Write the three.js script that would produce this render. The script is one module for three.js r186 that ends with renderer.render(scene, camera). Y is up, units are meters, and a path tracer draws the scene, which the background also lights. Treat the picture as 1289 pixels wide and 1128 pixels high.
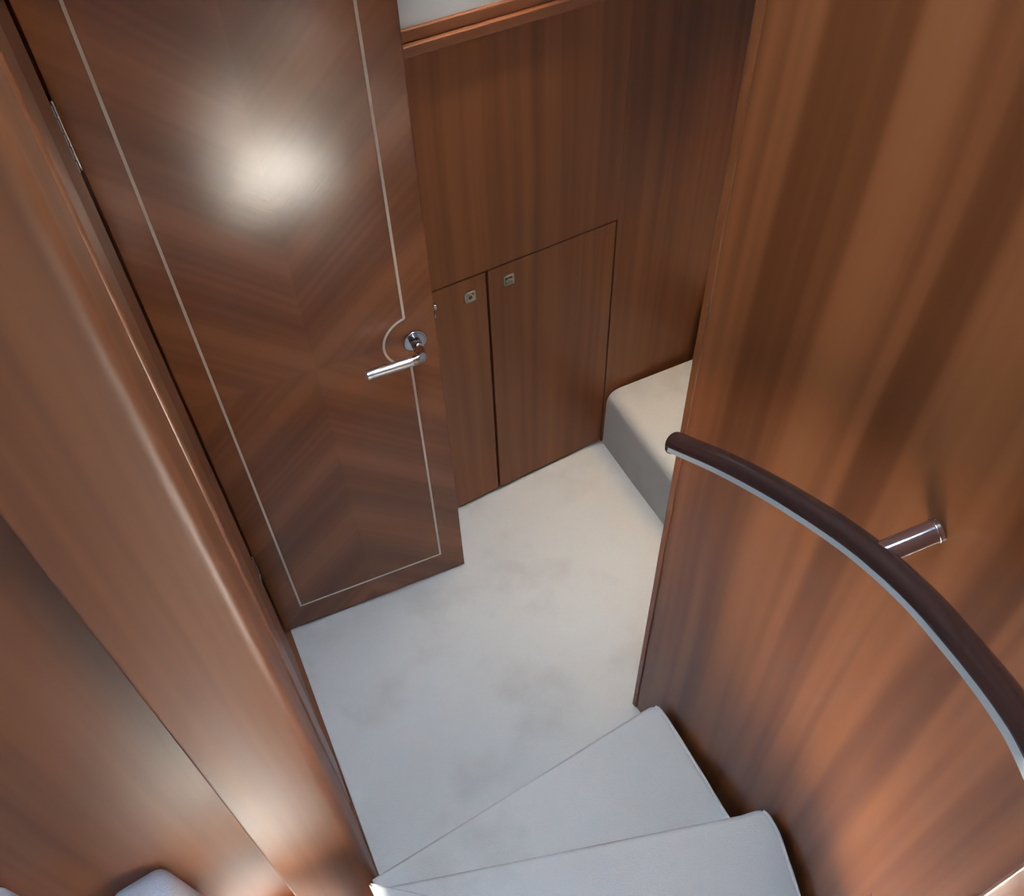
import * as THREE from 'three';
import { RoundedBoxGeometry } from 'three/addons/geometries/RoundedBoxGeometry.js';
import { mergeGeometries, toCreasedNormals } from 'three/addons/utils/BufferGeometryUtils.js';
import { RectAreaLightUniformsLib } from 'three/addons/lights/RectAreaLightUniformsLib.js';
import { ImprovedNoise } from 'three/addons/math/ImprovedNoise.js';

// ------------------------------------------------------------------ camera, sky, sun, exposure
const scene = new THREE.Scene();
const EYE = new THREE.Vector3(0, 2.35, 0);
const camera = new THREE.PerspectiveCamera(52.65, 1289 / 1128, 0.05, 60);
camera.position.copy(EYE);
camera.quaternion.setFromRotationMatrix(new THREE.Matrix4().makeBasis(
  new THREE.Vector3(0.8633, -0.0258, 0.5041), new THREE.Vector3(0.3991, 0.6463, -0.6504), new THREE.Vector3(-0.3090, 0.7627, 0.5682)));
scene.add(camera);

const renderer = new THREE.WebGLRenderer();
renderer.toneMapping = THREE.LinearToneMapping;
renderer.toneMappingExposure = 0.94;
renderer.shadowMap.enabled = true;
RectAreaLightUniformsLib.init();

scene.background = new THREE.Color().setRGB(12, 18, 30);       // hazy daylight seen only through the added ceiling openings

// the sun, falling through the added ceiling opening on to the treads below the camera
const SUN_AT = new THREE.Vector3(0.26, 0.66, 0.02), SUN_FROM = new THREE.Vector3(0.57, 2.75, 0.33);
const sun = new THREE.DirectionalLight(new THREE.Color(1.0, 0.97, 0.92), 220);
sun.position.copy(SUN_FROM).sub(SUN_AT).normalize().multiplyScalar(9).add(SUN_AT);
sun.target.position.copy(SUN_AT);
sun.castShadow = true; sun.shadow.radius = 8;
sun.shadow.mapSize.set(2048, 2048);
Object.assign(sun.shadow.camera, { left: -3, right: 3, top: 3, bottom: -3, near: 1, far: 16 });
scene.add(sun, sun.target);

// ------------------------------------------------------------------ helpers
let seed = 7;
const rnd = () => { seed = (seed * 1664525 + 1013904223) >>> 0; return seed / 4294967296; };
const perlin = new ImprovedNoise();
const N = (x, y, z = 0) => perlin.noise(x + 31.7, y + 17.3, z + 5.1);
const fbm = (x, y, z = 0, o = 4) => { let s = 0, a = 1, t = 0; for (let i = 0; i < o; i++) { s += a * N(x, y, z + i * 9.3); t += a; a *= 0.5; x *= 2.03; y *= 2.03; } return s / t; };
const smooth = THREE.MathUtils.smoothstep, lerp = THREE.MathUtils.lerp;
const taken = new Map();
function numbered(name) { const k = taken.get(name) ?? 0; taken.set(name, k + 1); return k ? `${name}_${String(k).padStart(3, '0')}` : name; }
function mesh(name, geo, mat, parent = scene) {
  const g = Array.isArray(geo) ? mergeGeometries(geo.map((q) => { const n = q.index ? q.toNonIndexed() : q; for (const k of Object.keys(n.attributes)) if (!['position', 'normal', 'uv'].includes(k)) n.deleteAttribute(k); return n; })) : geo;
  const m = new THREE.Mesh(g, mat); m.name = parent === scene ? numbered(name) : name;
  m.castShadow = m.receiveShadow = true; parent.add(m); return m;
}
function group(name, pos = [0, 0, 0], turn = 0, parent = scene) { const g = new THREE.Group(); g.name = parent === scene ? numbered(name) : name; g.position.set(...pos); g.rotation.y = turn; parent.add(g); return g; }
function tag(o, label, category, grp) { o.userData.label = label; o.userData.category = category; if (grp) o.userData.group = grp; return o; }
function struct(o, label) { o.userData.kind = 'structure'; if (label) o.userData.label = label; return o; }
function creased(g, angle) { g.scale(1000, 1000, 1000); const r = toCreasedNormals(g, angle); return r.scale(0.001, 0.001, 0.001); }   // it welds corners on a coarse grid, so weld in millimetres
// uv in metres from position and face direction
function metreUV(g, swap = false) {
  g = g.index ? g.toNonIndexed() : g;
  const p = g.attributes.position, n = g.attributes.normal, uv = new Float32Array(p.count * 2);
  for (let i = 0; i < p.count; i += 3) {
    let ax = 0, ay = 0, az = 0;
    for (let k = 0; k < 3; k++) { ax += n.getX(i + k); ay += n.getY(i + k); az += n.getZ(i + k); }
    ax = Math.abs(ax); ay = Math.abs(ay); az = Math.abs(az);
    for (let k = 0; k < 3; k++) {
      const j = i + k, x = p.getX(j), y = p.getY(j), z = p.getZ(j);
      let u, v;
      if (ay >= ax && ay >= az) { u = x; v = z; } else if (ax >= az) { u = z; v = y; } else { u = x; v = y; }
      uv[j * 2] = swap ? v : u; uv[j * 2 + 1] = swap ? u : v;
    }
  }
  g.setAttribute('uv', new THREE.BufferAttribute(uv, 2)); return g;
}
const box = (x0, x1, y0, y1, z0, z1, r = 0.003, swap = false) => metreUV(new RoundedBoxGeometry(x1 - x0, y1 - y0, z1 - z0, 2, Math.min(r, (x1 - x0) / 2.01, (y1 - y0) / 2.01, (z1 - z0) / 2.01)).translate((x0 + x1) / 2, (y0 + y1) / 2, (z0 + z1) / 2), swap);
// upright prism over a plan polygon of [x, z]; side uv = length along the outline, height
function prism(poly, y0, y1, crease = 0.6) {
  const pos = [], uv = [];
  let area = 0; poly.forEach(([x, z], i) => { const [a, b] = poly[(i + 1) % poly.length]; area += x * b - a * z; });
  const P = area > 0 ? [...poly].reverse() : poly;     // clockwise seen from above with z down = outward sides
  let s = 0;
  P.forEach(([x, z], i) => {
    const [a, b] = P[(i + 1) % P.length], d = Math.hypot(a - x, b - z);
    const q = [[x, y0, z, s], [a, y0, b, s + d], [a, y1, b, s + d], [x, y1, z, s]];
    for (const k of [0, 1, 2, 0, 2, 3]) { pos.push(q[k][0], q[k][1], q[k][2]); uv.push(q[k][3], q[k][1]); }
    s += d;
  });
  const tri = THREE.ShapeUtils.triangulateShape(P.map(([x, z]) => new THREE.Vector2(x, z)), []);
  const cap = (y, up) => { for (const t of tri) { const [A, B, C] = t.map((i) => P[i]); const cr = (B[0] - A[0]) * (C[1] - A[1]) - (B[1] - A[1]) * (C[0] - A[0]); const o = (cr < 0) === up ? [A, B, C] : [A, C, B]; for (const v of o) { pos.push(v[0], y, v[1]); uv.push(v[0], v[1]); } } };
  cap(y1, true); cap(y0, false);
  const g = new THREE.BufferGeometry();
  g.setAttribute('position', new THREE.Float32BufferAttribute(pos, 3)); g.setAttribute('uv', new THREE.Float32BufferAttribute(uv, 2));
  g.computeVertexNormals();
  return creased(g, crease);
}
// carpeted slab: plan polygon [x, z] with rounded upper and lower edges
function slab(poly, y0, y1, r) {
  const sh = new THREE.Shape(poly.map(([x, z]) => new THREE.Vector2(x, -z)));
  const g = new THREE.ExtrudeGeometry(sh, { depth: y1 - y0 - 2 * r, bevelEnabled: true, bevelSize: r, bevelThickness: r, bevelOffset: -r, bevelSegments: 4, curveSegments: 10 });
  g.rotateX(-Math.PI / 2).translate(0, y0 + r, 0);
  return creased(metreUV(g), 0.7);
}
// outline with rounded corners: points [x, z, radius]
function rounded(pts, seg = 6) {
  const out = [];
  pts.forEach(([x, z, r = 0], i) => {
    if (!r) { out.push([x, z]); return; }
    const [ax, az] = pts[(i - 1 + pts.length) % pts.length], [bx, bz] = pts[(i + 1) % pts.length];
    const la = Math.hypot(ax - x, az - z), lb = Math.hypot(bx - x, bz - z);
    const p = [x + (ax - x) / la * r, z + (az - z) / la * r], q = [x + (bx - x) / lb * r, z + (bz - z) / lb * r];
    for (let k = 0; k <= seg; k++) { const t = k / seg, u = 1 - t; out.push([u * u * p[0] + 2 * u * t * x + t * t * q[0], u * u * p[1] + 2 * u * t * z + t * t * q[1]]); }
  });
  return out;
}

// true where a closed indexed mesh is inside out (negative volume)
function insideOut(g) {
  const p = g.attributes.position, q = g.index.array, a = new THREE.Vector3(), b = new THREE.Vector3(), c = new THREE.Vector3(); let v = 0;
  for (let i = 0; i < q.length; i += 3) { a.fromBufferAttribute(p, q[i]); b.fromBufferAttribute(p, q[i + 1]); c.fromBufferAttribute(p, q[i + 2]); v += a.dot(b.cross(c)); }
  return v < 0;
}

// ------------------------------------------------------------------ materials
function dataTex(w, h, fn, srgb, rx = 1, ry = 1) {
  const d = new Uint8Array(w * h * 4);
  for (let j = 0; j < h; j++) for (let i = 0; i < w; i++) {
    const c = fn((i + 0.5) / w, (j + 0.5) / h), o = (j * w + i) * 4;
    for (let k = 0; k < 3; k++) { let v = typeof c === 'number' ? c : c[k]; v = Math.max(0, Math.min(1, v)); if (srgb) v = v <= 0.0031308 ? 12.92 * v : 1.055 * v ** (1 / 2.4) - 0.055; d[o + k] = Math.round(v * 255); }
    d[o + 3] = 255;
  }
  const t = new THREE.DataTexture(d, w, h); t.magFilter = THREE.LinearFilter; t.minFilter = THREE.LinearMipmapLinearFilter; t.generateMipmaps = true;
  t.wrapS = t.wrapT = THREE.MirroredRepeatWrapping; t.repeat.set(rx, ry);
  if (srgb) t.colorSpace = THREE.SRGBColorSpace; t.needsUpdate = true; return t;
}
const mix3 = (a, b, t) => a.map((v, i) => lerp(v, b[i], t));
// ribbon-striped mahogany; x across the grain, y along it, both in metres
function wood(x, y, o) {
  const wander = 0.018 * N(x * 2.2, y * 0.9, o.z) + 0.006 * N(x * 9, y * 2.6, o.z + 3);
  const u = x + wander;
  const broad = fbm(u * 9, y * 0.28, o.z, 2), ribbon = fbm(u * (o.freq ?? 34), y * 0.55, o.z + 11, 2), fine = fbm(u * 80, y * 1.6, o.z + 23, 2);
  let t = 0.5 + o.broad * broad + o.ribbon * ribbon + o.fine * fine;
  t = 0.5 + 0.5 * Math.tanh((o.gain ?? 2.1) * (t - 0.5));
  return t < 0.5 ? mix3(o.dark, o.mid, t * 2) : mix3(o.mid, o.light, t * 2 - 1);
}
// one mahogany for every panel; each veneer only has its own figure
const MAHOGANY = { dark: [0.140, 0.044, 0.0145], mid: [0.232, 0.077, 0.0265], light: [0.315, 0.114, 0.040] };
const WALL = { z: 1.3, broad: 0.4, ribbon: 1.0, fine: 0.12, freq: 21, gain: 2.7, ...MAHOGANY };
const BACK = { z: 41.3, broad: 0.5, ribbon: 0.4, fine: 0.22, ...MAHOGANY };
const POST = { z: 71.9, broad: 0.4, ribbon: 0.42, fine: 0.14, ...MAHOGANY };
function woodMat(o, rough, w = 1.6, h = 2.4, pw = 1024, ph = 768) {
  const map = dataTex(pw, ph, (u, v) => wood(u * w, v * h, o), true, 1 / w, 1 / h);
  const bump = dataTex(512, 512, (u, v) => 0.5 + 0.5 * fbm(u * 120, v * 6, o.z, 3), false, 1 / 0.5, 1 / 0.9);
  return new THREE.MeshPhysicalMaterial({ map, roughness: rough, bumpMap: bump, bumpScale: 0.00012, specularIntensity: 1, ior: 1.5 });
}
const M = {};
M.wall = woodMat(WALL, 0.27);
M.back = woodMat(BACK, 0.38); M.back.specularIntensity = 0.7;
M.post = woodMat(POST, 0.46);
M.lip = new THREE.MeshPhysicalMaterial({ color: new THREE.Color().setRGB(...MAHOGANY.mid), roughness: 0.3 });
M.ledge = M.post;
M.inlay = new THREE.MeshPhysicalMaterial({ color: new THREE.Color().setRGB(0.80, 0.66, 0.49), roughness: 0.4 });
M.white = new THREE.MeshStandardMaterial({ color: new THREE.Color().setRGB(0.74, 0.74, 0.73), roughness: 0.85, bumpMap: dataTex(256, 256, (u, v) => 0.5 + 0.5 * fbm(u * 60, v * 60, 2, 3), false, 4, 4), bumpScale: 0.0004 });
M.chrome = new THREE.MeshPhysicalMaterial({ color: new THREE.Color().setRGB(0.66, 0.66, 0.67), metalness: 1, roughness: 0.12 });
M.satin = new THREE.MeshPhysicalMaterial({ color: new THREE.Color().setRGB(0.66, 0.65, 0.62), metalness: 1, roughness: 0.24 });
M.grip = new THREE.MeshPhysicalMaterial({ color: new THREE.Color().setRGB(0.62, 0.61, 0.6), metalness: 1, roughness: 0.34 });
M.brass = new THREE.MeshPhysicalMaterial({ color: new THREE.Color().setRGB(0.82, 0.74, 0.58), metalness: 1, roughness: 0.48 });
M.rail = new THREE.MeshPhysicalMaterial({ color: new THREE.Color().setRGB(0.045, 0.02, 0.016), roughness: 0.24, specularIntensity: 1.3 });
M.railstrip = new THREE.MeshStandardMaterial({ color: new THREE.Color().setRGB(0.34, 0.32, 0.285), roughness: 0.6 });
M.stub = new THREE.MeshPhysicalMaterial({ color: new THREE.Color().setRGB(0.13, 0.055, 0.04), roughness: 0.14, clearcoat: 1, clearcoatRoughness: 0.06 });
// cut-pile carpet
function carpetMat(c, z) {
  const map = dataTex(1024, 1024, (u, v) => {
    const x = u * 1.6, y = v * 1.6;
    const blot = fbm(x * 3.2, y * 3.2, z, 4), soil = smooth(fbm(x * 4.2, y * 4.2, z + 8, 5), 0.02, 0.5), tuft = N(x * 310, y * 310, z) * 0.6 + rnd() * 0.5 - 0.25;
    const k = 1 + 0.07 * blot + 0.055 * tuft - 0.14 * soil;
    return [c[0] * k, c[1] * k * (1 - 0.012 * soil), c[2] * k * (1 - 0.02 * soil)];
  }, true, 1 / 1.6, 1 / 1.6);
  const bump = dataTex(512, 512, (u, v) => 0.5 + 0.35 * N(u * 130, v * 130, z + 4) + 0.3 * (rnd() - 0.5), false, 1 / 0.35, 1 / 0.35);
  return new THREE.MeshPhysicalMaterial({ map, roughness: 0.95, bumpMap: bump, bumpScale: 0.0006, sheen: 0.3, sheenRoughness: 0.6, sheenColor: new THREE.Color(0.9, 0.9, 0.88), specularIntensity: 0.2 });
}
M.carpet = carpetMat([0.60, 0.578, 0.53], 2.2);
M.binding = new THREE.MeshStandardMaterial({ color: new THREE.Color().setRGB(0.66, 0.64, 0.60), roughness: 0.8 });
M.cushion = new THREE.MeshPhysicalMaterial({ color: new THREE.Color().setRGB(0.78, 0.77, 0.78), roughness: 0.95, sheen: 0.4, bumpMap: M.carpet.bumpMap, bumpScale: 0.0015 });

// ------------------------------------------------------------------ the room shell (most of it outside the frame)
const FX = (z, d = 0) => -0.068 - 0.069 * z + d;
const CEIL = 3.3, ZB = -1.617;
// the carpet stops short of the left bulkhead; the wooden sole shows in the narrow groove
struct(mesh('floor', prism([[-1.4, 2.6], [2.4, 2.6], [2.4, -1.75], [FX(-1.75, 0.015), -1.75], [FX(-0.73, 0.004), -0.73], [-1.4, -0.73]], -0.022, 0, 0.3), M.carpet), 'pale beige cut pile carpet on the lower cabin floor');
struct(mesh('floor_sole', box(-1.4, 2.4, -0.06, -0.0225, -1.75, 2.6, 0.001), M.lip), 'wooden sole below the carpet');
// back bulkhead: veneered below the ledge, white lining above; the locker doors sit in a recess
const backWall = struct(group('wall_back'), 'dark mahogany veneered bulkhead behind the open door');
mesh('veneer_panel', [box(-0.3, 0.43, 0, 1.502, ZB - 0.04, ZB, 0.001), box(0.43, 1.226, 0.903, 1.502, ZB - 0.04, ZB, 0.001), box(1.226, 2.4, 0, 1.502, ZB - 0.04, ZB, 0.001)], M.back, backWall);
mesh('recess_back', box(-0.3, 2.4, 0, 1.502, ZB - 0.08, ZB - 0.04, 0.001), M.back, backWall);
mesh('upper_lining', box(-0.3, 2.4, 1.50, CEIL, ZB - 0.06, ZB - 0.006, 0.001), M.white, backWall).userData.label = 'white textured wall lining above the ledge';
const ledge = struct(group('trim_1'), 'two-step mahogany ledge under the white lining');
mesh('lower_moulding', box(-0.3, 2.4, 1.497, 1.521, ZB - 0.02, ZB + 0.016, 0.003, true), M.ledge, ledge);
mesh('upper_moulding', box(-0.3, 2.4, 1.521, 1.547, ZB - 0.02, ZB + 0.004, 0.003, true), M.ledge, ledge);
struct(mesh('wall_far_left', box(-1.45, -1.4, 0, CEIL, -1.75, 2.6, 0.001), M.white));
struct(mesh('wall_far_right', box(2.4, 2.45, 0, CEIL, -1.75, 2.6, 0.001), M.white));
// aft bulkhead behind the camera
const aft = struct(group('wall_aft'));
mesh('panel', box(-1.4, 2.4, 0, CEIL, 2.6, 2.65, 0.001), M.back, aft);
// unseen ceiling with two openings added to shape the sun patches
const ceil = struct(group('ceiling'));
{
  const sh = new THREE.Shape([[-1.45, 1.75], [-1.45, -2.65], [2.45, -2.65], [2.45, 1.75]].map((p) => new THREE.Vector2(...p)));
  const off = SUN_FROM.clone().sub(SUN_AT).multiplyScalar((CEIL - 0.6) / (SUN_FROM.y - SUN_AT.y));              // each opening is placed where its sun patch falls, carried back along the sun's direction
  for (const patch of [[[0.14, -0.15], [0.49, -0.12], [0.49, 0.18], [0.20, 0.18]], [[-0.32, -0.59], [-0.10, -0.59], [-0.10, -0.49], [-0.32, -0.49]]])
    sh.holes.push(new THREE.Path(patch.map(([x, z]) => new THREE.Vector2(x + off.x, -z - off.z))));
  mesh('lining', metreUV(new THREE.ExtrudeGeometry(sh, { depth: 0.05, bevelEnabled: false }).rotateX(-Math.PI / 2).translate(0, CEIL, 0)), M.white, ceil);
}

// unseen lower deckhead added over the cabin to keep the skylight off the upper bulkhead and the door
const DECK = 2.3;
struct(mesh('ceiling_shade', box(-1.4, 2.4, DECK, DECK + 0.05, -1.75, -0.85, 0.002), M.white), 'unseen white deckhead added above the door for shade');

// ------------------------------------------------------------------ left bulkhead, post and door frame
// line of the bulkhead face: x = -0.068 - 0.069 z
const leftWall = struct(group('wall_left'), 'broad satin mahogany post with rounded corner beside the door');
mesh('post', prism([...rounded([[FX(-0.70, -0.166), -0.712, 0.006], [FX(-0.70), -0.70, 0.022], [FX(-0.885), -0.885, 0.004], [FX(-0.885, -0.012), -0.885], [FX(-0.89, -0.166), -0.89]])], 0, CEIL), M.post, leftWall);
mesh('hinge_recess', prism([[FX(-0.86, -0.02), -0.86], [FX(-1.5, -0.02), -1.5], [FX(-1.6, -0.08), -1.6], [FX(-1.6, -0.16), -1.6], [FX(-0.86, -0.16), -0.86]], 0, CEIL), M.lip, leftWall);
mesh('door_stop', prism([[-0.09, -1.535], [0.09, -1.525], [0.09, -1.56], [-0.09, -1.57]], 0, CEIL), M.lip, leftWall);
const frame = struct(group('trim_2'), 'mahogany door frame with thin bead along the post');
mesh('bead', prism(rounded([[FX(-0.935, -0.03), -0.935], [FX(-0.935, 0.001), -0.935, 0.006], [FX(-1.07, 0.002), -1.07, 0.006], [FX(-1.07, -0.03), -1.07]]), 0, CEIL), M.lip, frame);
mesh('jamb', prism(rounded([[FX(-1.07, -0.03), -1.07], [FX(-1.07, -0.006), -1.07], [FX(-1.40, -0.002), -1.40, 0.006], [FX(-1.40, -0.03), -1.40]]), 0, CEIL), M.post, frame);
mesh('seal_strip', prism([[FX(-0.905, -0.02), -0.905], [FX(-0.905, -0.003), -0.905], [FX(-0.93, -0.003), -0.93], [FX(-0.93, -0.02), -0.93]], 0, 0.36), M.satin, frame).userData.label = 'short light metal strip low in the frame';
// recessed panel to the left of the post, and the wooden sole strip under the frame
struct(mesh('wall_side', box(-1.4, FX(-0.8, -0.15), 0, CEIL, -0.88, -0.80, 0.001), M.post), 'recessed mahogany panel left of the post');

// ------------------------------------------------------------------ the door
const DW = 0.562, DH = 1.93, DB = 0.008;
const door = struct(group('door_1', [0.0325, 0, -1.4842], -Math.atan2(0.118, 0.993)), 'open mahogany door with diamond matched veneer, pale inlay line and chrome lever');
{
  const cxm = 0.279, cym = 0.955;
  const D = { z: 101.2, broad: 0.6, ribbon: 0.6, freq: 26, fine: 0.22, ...MAHOGANY };
  const tex = dataTex(600, 2048, (u, v) => {
    const x = u * DW, y = v * DH, dx = x - cxm, dy = y - cym, left = dx < 0, low = dy < 0;
    // grain runs towards the centre in each of the four matched leaves
    const ax = Math.abs(dx), ay = Math.abs(dy), c = Math.cos(0.72), s = Math.sin(0.72);
    const along = ax * c + ay * s, across = -ax * s + ay * c;
    const q = wood(across + 3 + (left ? 0.004 : 0), along + 2, D), lift = (left !== low ? 1.04 : 0.95);
    return q.map((k) => k * lift);
  }, true);
  tex.wrapS = tex.wrapT = THREE.ClampToEdgeWrapping;
  const bump = dataTex(512, 1024, (u, v) => { const x = Math.abs(u * DW - cxm), y = Math.abs(v * DH - cym), c = Math.cos(0.72), s = Math.sin(0.72); return 0.5 + 0.5 * fbm((-x * s + y * c) * 330, (x * c + y * s) * 14, 3, 3); }, false);
  M.door = new THREE.MeshPhysicalMaterial({ map: tex, roughness: 0.19, bumpMap: bump, bumpScale: 0.00012 });
  const g = new RoundedBoxGeometry(DW, DH, 0.036, 2, 0.003).translate(DW / 2, DH / 2 + DB, -0.018);
  const p = g.attributes.position, uv = g.attributes.uv;
  for (let i = 0; i < p.count; i++) uv.setXY(i, p.getX(i) / DW, (p.getY(i) - DB) / DH);
  mesh('door_leaf', g, M.door, door);
  // inlay: three straight runs and a half ring round the lever rose
  const L = 0.0665, Rr = 0.491, B = 0.108, T = 1.86, w = 0.0056, rc = [0.507, 0.961], rr = 0.0715;
  const seg = (x0, x1, y0, y1) => new THREE.BoxGeometry(x1 - x0, y1 - y0, 0.0012).translate((x0 + x1) / 2, (y0 + y1) / 2, 0);
  const a0 = Math.acos((Rr - rc[0]) / rr), ring = new THREE.Shape();
  ring.absarc(0, 0, rr + w / 2, a0, 2 * Math.PI - a0, false); ring.absarc(0, 0, rr - w / 2, 2 * Math.PI - a0, a0, true);
  const arc = new THREE.ExtrudeGeometry(ring, { depth: 0.0012, bevelEnabled: false, curveSegments: 40 }).translate(rc[0], rc[1], -0.0006);
  const hy = rr * Math.sin(a0);
  mesh('inlay_line', [seg(L - w / 2, L + w / 2, B - w / 2, T), seg(L, Rr + w / 2, B - w / 2, B + w / 2), seg(L, Rr + w / 2, T - w / 2, T + w / 2), seg(Rr - w / 2, Rr + w / 2, B, rc[1] - hy), seg(Rr - w / 2, Rr + w / 2, rc[1] + hy, T), arc], M.inlay, door).userData.label = 'pale maple inlay line with a half ring round the lever';
  // lever handle
  const h = group('lever_handle', [rc[0], rc[1], 0], 0, door); h.userData.label = 'polished chrome lever handle on a round rose';
  const lathe = (pts) => new THREE.LatheGeometry(pts.map(([r, y]) => new THREE.Vector2(r, y)), 40);
  mesh('rose', lathe([[0.0001, 0], [0.028, 0], [0.028, 0.004], [0.0265, 0.0062], [0.024, 0.007], [0.0001, 0.007]]).rotateX(Math.PI / 2), M.chrome, h);
  mesh('neck', [lathe([[0.0001, 0.006], [0.0125, 0.006], [0.0125, 0.018], [0.0112, 0.0195], [0.0112, 0.0215], [0.0125, 0.023], [0.0125, 0.034], [0.0001, 0.034]]).rotateX(Math.PI / 2)], M.chrome, h);
  const el = new THREE.CatmullRomCurve3([[0, 0, 0.032], [0, 0, 0.046], [-0.003, 0, 0.056], [-0.012, 0, 0.0615], [-0.026, 0, 0.063]].map((q) => new THREE.Vector3(...q)));
  mesh('elbow', [new THREE.TubeGeometry(el, 24, 0.0118, 20, false), new THREE.SphereGeometry(0.0118, 20, 12).translate(0.0, 0, 0.034)], M.chrome, h);
  const grip = lathe([[0.0001, 0.024], [0.0108, 0.024], [0.0108, 0.026], [0.0112, 0.0275], [0.0112, 0.118], [0.0103, 0.1188], [0.0103, 0.1206], [0.0112, 0.1214], [0.0112, 0.131], [0.0100, 0.132], [0.0001, 0.132]]).rotateZ(Math.PI / 2).translate(0, 0, 0.063);
  mesh('grip', grip, M.grip, h);
  // latch face on the free edge
  const latch = mesh('latch_plate', box(DW - 0.0005, DW + 0.0015, 0.955, 1.06, -0.028, -0.008, 0.0004), M.satin, door);
  mesh('latch_bolt', [box(DW, DW + 0.010, 1.016, 1.03, -0.024, -0.012, 0.002), box(DW, DW + 0.006, 0.992, 1.004, -0.023, -0.013, 0.002)], M.satin, latch);
  // two hinges on the left edge: knuckles with a gap between
  for (const [y0, y1] of [[1.535, 1.655], [0.30, 0.40], ]) {
    const n = 5, st = (y1 - y0) / n, hg = group('hinge', [-0.0085, y0, 0.003], 0, door); hg.userData.label = 'steel butt hinge';
    for (let k = 0; k < n; k++) mesh('knuckle', new THREE.CylinderGeometry(0.0075, 0.0075, st * (k % 2 ? 0.9 : 0.8), 14).translate(0, (k + 0.5) * st, 0), k % 2 ? M.satin : M.chrome, hg);
    mesh('hinge_leaf', box(-0.001, 0.0085, 0, y1 - y0, -0.03, -0.005, 0.0005), M.satin, hg);
  }
}

// ------------------------------------------------------------------ locker with two doors in the back bulkhead
const locker = tag(group('locker', [0, 0, ZB]), 'built-in mahogany locker with two flush doors under the wall panel', 'locker');
{
  const lock = (parent, x, y, ringy) => {
    const g = group('latch', [x, y, 0.0], 0, parent); g.userData.label = ringy ? 'small square brass latch with open pull ring' : 'small square brass latch with turned pull';
    const q = 0.0155, t = 0.0045;
    mesh('face_plate', [box(-q, q, q - t, q, 0, 0.005, 0.001), box(-q, q, -q, -q + t, 0, 0.005, 0.001), box(-q, -q + t, -q, q, 0, 0.005, 0.001), box(q - t, q, -q, q, 0, 0.005, 0.001)], M.brass, g);
    mesh('pull_ring', new THREE.TorusGeometry(0.0078, 0.002, 10, 28).rotateX(ringy ? -0.35 : 0.5).translate(0, -0.001, 0.004), M.brass, g);
    mesh('hub', new THREE.SphereGeometry(0.0034, 14, 10).translate(-0.001, 0.005, 0.004), M.chrome, g);
  };
  const d1 = mesh('locker_door', box(0.434, 0.8235, 0.012, 0.899, -0.022, 0, 0.0025), M.back, locker);
  const d2 = mesh('locker_door', box(0.8305, 1.222, 0.012, 0.899, -0.022, 0, 0.0025), M.back, locker);
  lock(d1, 0.774, 0.843, true); lock(d2, 0.888, 0.848, false);
}

// ------------------------------------------------------------------ carpeted steps at the right of the locker
{
  const s = tag(group('carpeted_steps', [1.222, 0, -1.60]), 'beige carpeted steps with rounded edge beside the locker doors', 'steps');
  const prof = (len, y1, x0, x1, r) => {         // rounded front edge, extruded along z
    const sh = new THREE.Shape(); sh.moveTo(x0, 0); sh.lineTo(x0 + 0.004, y1 - r); sh.quadraticCurveTo(x0 + 0.006, y1, x0 + r * 1.1, y1); sh.lineTo(x1, y1); sh.lineTo(x1, 0); sh.closePath();
    return creased(metreUV(new THREE.ExtrudeGeometry(sh, { depth: len - 0.006, bevelEnabled: true, bevelSize: 0.003, bevelThickness: 0.003, bevelOffset: -0.003, bevelSegments: 2, curveSegments: 12 })), 0.6);
  };
  const a = mesh('lower_step', prof(0.95, 0.243, 0, 0.36, 0.05), M.carpet, s); a.rotation.y = -0.07; a.position.set(0.004, 0.003, -0.008);
  const b = mesh('upper_step', prof(0.95, 0.53, 0.34, 0.75, 0.05), M.carpet, s); b.rotation.y = -0.03; b.position.set(0, 0.0015, -0.006);
  }

// ------------------------------------------------------------------ curved wall on the right
const WP = [[0.775, -0.775], [0.776, -0.65], [0.775, -0.5], [0.772, -0.4], [0.766, -0.32], [0.750, -0.24], [0.718, -0.155], [0.672, -0.075], [0.61, 0.0], [0.596, 0.016]];
const wallCurve = new THREE.CatmullRomCurve3(WP.map(([x, z]) => new THREE.Vector3(x, 0, z)), false, 'centripetal');
const WN = 70, face = [], outer = [];
for (let i = 0; i <= WN; i++) {
  const p = wallCurve.getPointAt(i / WN), t = wallCurve.getTangentAt(i / WN), n = [t.z, -t.x];       // away from the stairs
  face.push([p.x, p.z]); outer.push([p.x + n[0] * 0.03, p.z + n[1] * 0.03]);
}
struct(mesh('wall_right', prism([...face, ...outer.reverse()], 0, 2.2, 0.5), M.wall), 'curved ribbon-striped mahogany wall beside the winding steps');
struct(mesh('trim_3', prism(rounded([[0.7715, -0.774], [0.7705, -0.789, 0.005], [0.806, -0.791, 0.005], [0.806, -0.774]]), 0, 2.2), M.lip), 'solid wood edging on the far end of the curved wall');
{
  const e = face[WN], t = wallCurve.getTangentAt(1), n = [t.z, -t.x], at = (a, b) => [e[0] + t.x * a + n[0] * b, e[1] + t.z * a + n[1] * b];
  struct(mesh('trim_4', prism(rounded([[...at(0, -0.003)], [...at(0.005, -0.003), 0.002], [...at(0.005, 0.033), 0.002], [...at(0, 0.033)]]), 0, 2.2), M.lip), 'solid wood edging on the near end of the curved wall');
}
struct(mesh('wall_stair', prism([[0.66, 0.03], [1.5, 0.62], [1.5, 0.66], [0.64, 0.06]], 0, CEIL), M.post), 'mahogany panel behind the near end of the curved wall');

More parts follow.
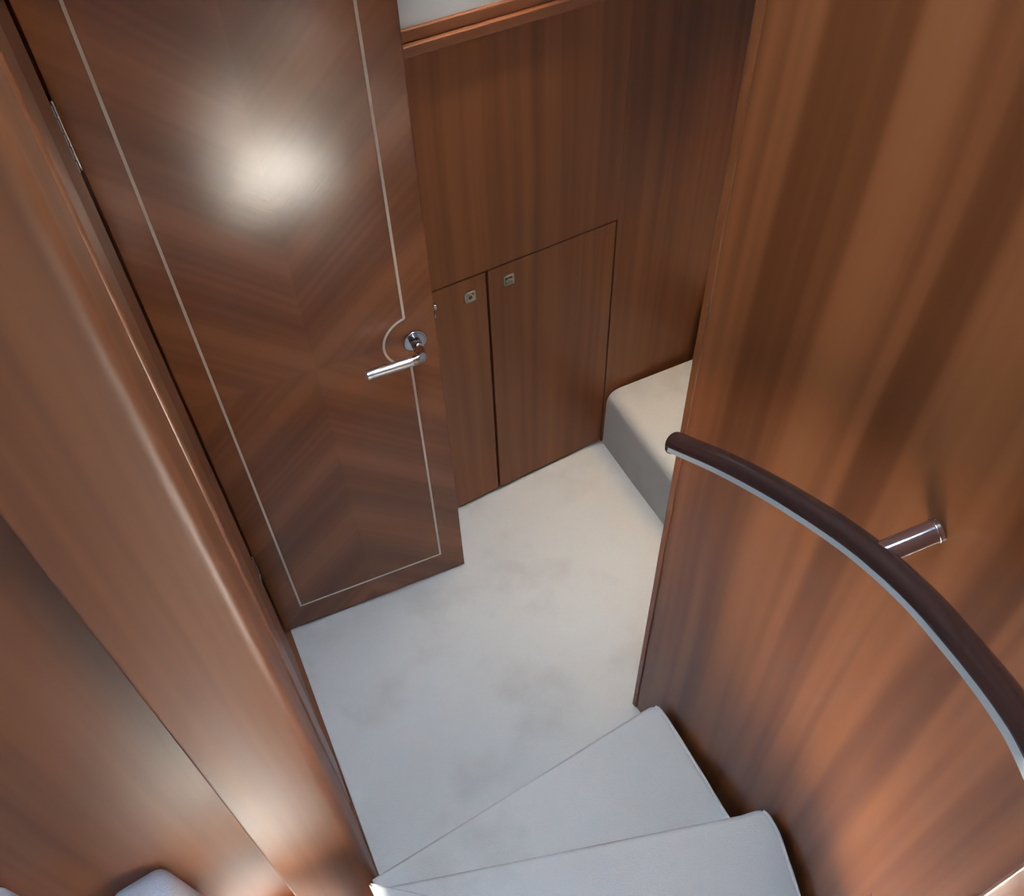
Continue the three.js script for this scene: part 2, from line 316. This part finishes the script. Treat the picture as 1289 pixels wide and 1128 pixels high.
// ------------------------------------------------------------------ winding carpeted staircase
{
  const st = tag(group('staircase', [0, 0, -0.6]), 'pale carpeted winding steps curving up beside the striped wall', 'stairs');
  const RISE = 0.19, PZ = 0.6;
  const steps = [
    [[-0.030, -0.683], [0.766, -0.697, 0.035], [0.760, -0.60], [0.752, -0.50], [0.741, -0.385], [0.736, -0.28], [0.70, -0.17], [-0.03, -0.45]],
    [[-0.030, -0.603], [0.30, -0.484], [0.70, -0.340], [0.756, -0.327, 0.03], [0.745, -0.27], [0.728, -0.225], [0.700, -0.157], [0.655, -0.080], [0.585, -0.01], [-0.03, -0.40]],
    [[-0.030, -0.56], [0.595, -0.01], [0.56, 0.03], [0.30, 0.30], [-0.03, 0.30]],
    [[-0.030, -0.50], [0.32, 0.32], [-0.03, 0.5]],
  ];
  steps.forEach((pl, k) => {
    const y1 = RISE * (k + 1), loc = rounded(pl).map(([x, z]) => [x, z + PZ]);
    const m = mesh('step', slab(loc, 0.001, y1, 0.012), M.carpet, st);
    if (k < 2) { // bound carpet edge along the outer side
      const run = rounded(pl).slice(k ? 6 : 4, k ? 14 : 13).map(([x, z]) => new THREE.Vector3(x - 0.0035, y1 - 0.0035, z + PZ));
      mesh('edge_binding', new THREE.TubeGeometry(new THREE.CatmullRomCurve3(run, false, 'centripetal'), 60, 0.0042, 8), M.binding, m);
    }
  });
}
struct(mesh('floor_reflector', box(-1.395, -0.036, 0.001, 0.37, -0.60, 0.295, 0.01), M.carpet), 'unseen pale carpeted block added left of the steps as a reflector');  // unseen carpet block, added so the side panel has something bright to reflect
// upper saloon floor behind the camera
struct(mesh('floor_upper', prism([[-1.4, 0.30], [-0.03, 0.30], [0.32, 0.31], [0.66, 0.06], [1.5, 0.66], [2.4, 0.66], [2.4, 2.6], [-1.4, 2.6]], 0, 0.95), M.carpet), 'pale carpeted saloon floor at the head of the steps');

// ------------------------------------------------------------------ handrail
{
  const rp = [[0.703, 1.196, -0.770], [0.698, 1.207, -0.716], [0.698, 1.278, -0.588], [0.6963, 1.332, -0.469], [0.6906, 1.376, -0.3495], [0.672, 1.411, -0.2505], [0.641, 1.446, -0.1755], [0.569, 1.525, -0.071], [0.50, 1.59, -0.005]].map((p) => new THREE.Vector3(...p));
  const base = new THREE.Vector3(0.698, 1.18, -0.718);
  const hr = tag(group('handrail', [base.x, base.y, base.z]), 'dark brown curved handrail with light grey underside strip on the striped wall', 'handrail');
  const loc = (v) => v.clone().sub(base);
  rp.splice(0, 2, new THREE.Vector3(0.698, 1.2065, -0.718));
  const curve = new THREE.CatmullRomCurve3(rp.map(loc), false, 'centripetal');
  // swept profile: half-round cap over a flat grey base; a = away from the wall and down, b = towards the wall and up
  const sweep = (profile, n = 110, t0 = 0, t1 = 1, soft = false) => {
    const pos = [], uv = [], idx = [], m = profile.length;
    for (let i = 0; i <= n; i++) {
      const t = t0 + (t1 - t0) * i / n, p = curve.getPointAt(t), tg = curve.getTangentAt(t);
      const side = new THREE.Vector3(0, -1, 0).cross(tg).normalize(), up = side.clone().cross(tg).normalize();   // side points to the stairs
      
      profile.forEach(([s, u], k) => { const q = p.clone().addScaledVector(side, s).addScaledVector(up, u); pos.push(q.x, q.y, q.z); uv.push(t, k / m); });
    }
    for (let i = 0; i < n; i++) for (let k = 0; k < m; k++) { const a = i * m + k, b = i * m + (k + 1) % m, c = a + m, d = b + m; idx.push(a, b, c, b, d, c); }
    for (let k = 1; k < m - 1; k++) { idx.push(0, k + 1, k); idx.push(n * m, n * m + k, n * m + k + 1); }
    const g = new THREE.BufferGeometry(); g.setAttribute('position', new THREE.Float32BufferAttribute(pos, 3)); g.setAttribute('uv', new THREE.Float32BufferAttribute(uv, 2)); g.setIndex(idx);
    if (insideOut(g)) { const q = g.index.array; for (let i = 0; i < q.length; i += 3) { const w = q[i]; q[i] = q[i + 1]; q[i + 1] = w; } }
    if (soft) { g.computeVertexNormals(); return g; }
    const ng = g.toNonIndexed(); ng.computeVertexNormals(); return creased(ng, 0.7);
  };
  const rot = (p, a) => p.map(([s, u]) => [s * Math.cos(a) - u * Math.sin(a), s * Math.sin(a) + u * Math.cos(a)]);
  const A = -1.0, cap = [], R0 = 0.021;
  for (let k = 0; k <= 24; k++) { const q = Math.PI * (-0.62 + 1.24 * k / 24); cap.push([-R0 * Math.cos(q), R0 * Math.sin(q)]); }
  const flat = cap[0][0];
  mesh('rail_cap', sweep(rot(cap, A), 110, 0, 1, true), M.rail, hr).userData.label = 'dark brown glossy half-round cap';
  const h0 = Math.abs(cap[0][1]);
  mesh('base_strip', sweep(rot([[flat - 0.001, -h0 - 0.0025], [flat + 0.006, -h0 - 0.0025], [flat + 0.006, h0 + 0.0015], [flat - 0.001, h0 + 0.0015]], A), 110, 0.012, 1), M.railstrip, hr).userData.label = 'light grey strip under the rail cap';
  const endp = curve.getPointAt(0);
  mesh('end_cap', new THREE.SphereGeometry(R0 * 0.98, 24, 16).scale(1, 1, 0.45).translate(endp.x, endp.y, endp.z), M.rail, hr);
  const farp = curve.getPointAt(1);
  mesh('end_cap', new THREE.SphereGeometry(R0 * 0.98, 24, 16).translate(farp.x, farp.y, farp.z), M.rail, hr);
  // stand-off bracket
  const wallPt = loc(new THREE.Vector3(0.7655, 1.413, -0.306)), railPt = loc(new THREE.Vector3(0.688, 1.387, -0.327));
  const dir = wallPt.clone().sub(railPt), len = dir.length();
  const br = group('bracket', [0, 0, 0], 0, hr); br.userData.label = 'short glossy brown stand-off between rail and wall';
  br.position.copy(railPt); br.quaternion.setFromUnitVectors(new THREE.Vector3(0, 1, 0), dir.clone().normalize());
  mesh('barrel', new THREE.CylinderGeometry(0.0155, 0.0155, len, 32).translate(0, len / 2, 0), M.stub, br);
  mesh('collar', new THREE.TorusGeometry(0.0152, 0.0012, 8, 36).rotateX(Math.PI / 2).translate(0, len - 0.006, 0), M.satin, br);
}

// ------------------------------------------------------------------ white cushions on the bench left of the post
struct(mesh('trim_5', box(-1.0, -0.36, 0.001, 0.30, -0.80, -0.66, 0.01), M.post), 'low wooden bench base left of the post');
[[-0.412, 0.55, 'white fabric cushion with rounded top against the panel, beside the post'], [-0.60, 0.80, 'white fabric cushion standing taller, second from the post']].forEach(([x, y, label]) => {
  const h = y - 0.301, g = new RoundedBoxGeometry(0.15, h, 0.075, 6, 0.036), p = g.attributes.position;
  for (let i = 0; i < p.count; i++) { const k = p.getY(i) / h + 0.5; p.setX(i, p.getX(i) * (0.8 + 0.2 * (1 - k))); p.setY(i, p.getY(i) - 0.016 * Math.max(0, -p.getX(i)) / 0.075 * k); }
  g.computeVertexNormals();
  const m = mesh('cushion', metreUV(creased(g, 1.2)).translate(0, h / 2, 0), M.cushion); m.position.set(x, 0.301, -0.768);
  tag(m, label, 'cushion', 'white cushions on the bench');
});

// ------------------------------------------------------------------ lamps and added skylight (outside the frame)
// unseen downlights, the first two added to light floor and lining; narrow beams
for (const [x, z, power, angle, c, label] of [
  [0.55, -1.0, 3.2, 0.46, [1, 0.95, 0.88], 'unseen round downlight added above the carpeted floor by the door'],
  [0.86, -1.49, 3.4, 0.38, [1, 0.95, 0.88], 'unseen round downlight added close to the bulkhead to light its white lining'],
  [1.62, -1.12, 7.0, 0.52, [1, 0.76, 0.45], 'recessed round downlight with warmer light above the carpeted steps']]) {
  const l = tag(group('downlight', [x, DECK, z]), label, 'lamp', 'cabin downlights');
  mesh('bezel', new THREE.TorusGeometry(0.05, 0.008, 12, 40).rotateX(Math.PI / 2), M.satin, l);
  mesh('lens', new THREE.CylinderGeometry(0.044, 0.044, 0.004, 36).translate(0, -0.003, 0), new THREE.MeshStandardMaterial({ color: 0xffffff, emissive: new THREE.Color().setRGB(...c), emissiveIntensity: 3 }), l);
  const a = new THREE.SpotLight(new THREE.Color().setRGB(...c), power, 0, angle, 1, 2);
  a.position.set(0, -0.02, 0); a.target.position.set(0, -3, 0); a.castShadow = true; a.shadow.radius = 2; l.add(a, a.target);
}
// unseen skylight over the steps (outside the frame): added glowing panel for bluish fill
{
  const l = tag(group('blue_fill_panel', [0.42, CEIL, -0.50]), 'unseen glowing square skylight above the winding steps', 'fill_panel'), w = 0.44, c = [0.54, 0.74, 1.0];
  mesh('frame', box(-w / 2 - 0.025, w / 2 + 0.025, -0.03, 0, -w / 2 - 0.025, w / 2 + 0.025, 0.008), M.satin, l);
  mesh('glow_face', box(-w / 2, w / 2, -0.036, -0.028, -w / 2, w / 2, 0.003), new THREE.MeshStandardMaterial({ color: 0xffffff, emissive: new THREE.Color().setRGB(...c), emissiveIntensity: 38 }), l);
  const a = new THREE.RectAreaLight(new THREE.Color().setRGB(...c), 40, w, w);
  a.position.set(0, -0.042, 0); a.rotation.x = -Math.PI / 2; a.castShadow = true; l.add(a);
}

renderer.render(scene, camera);
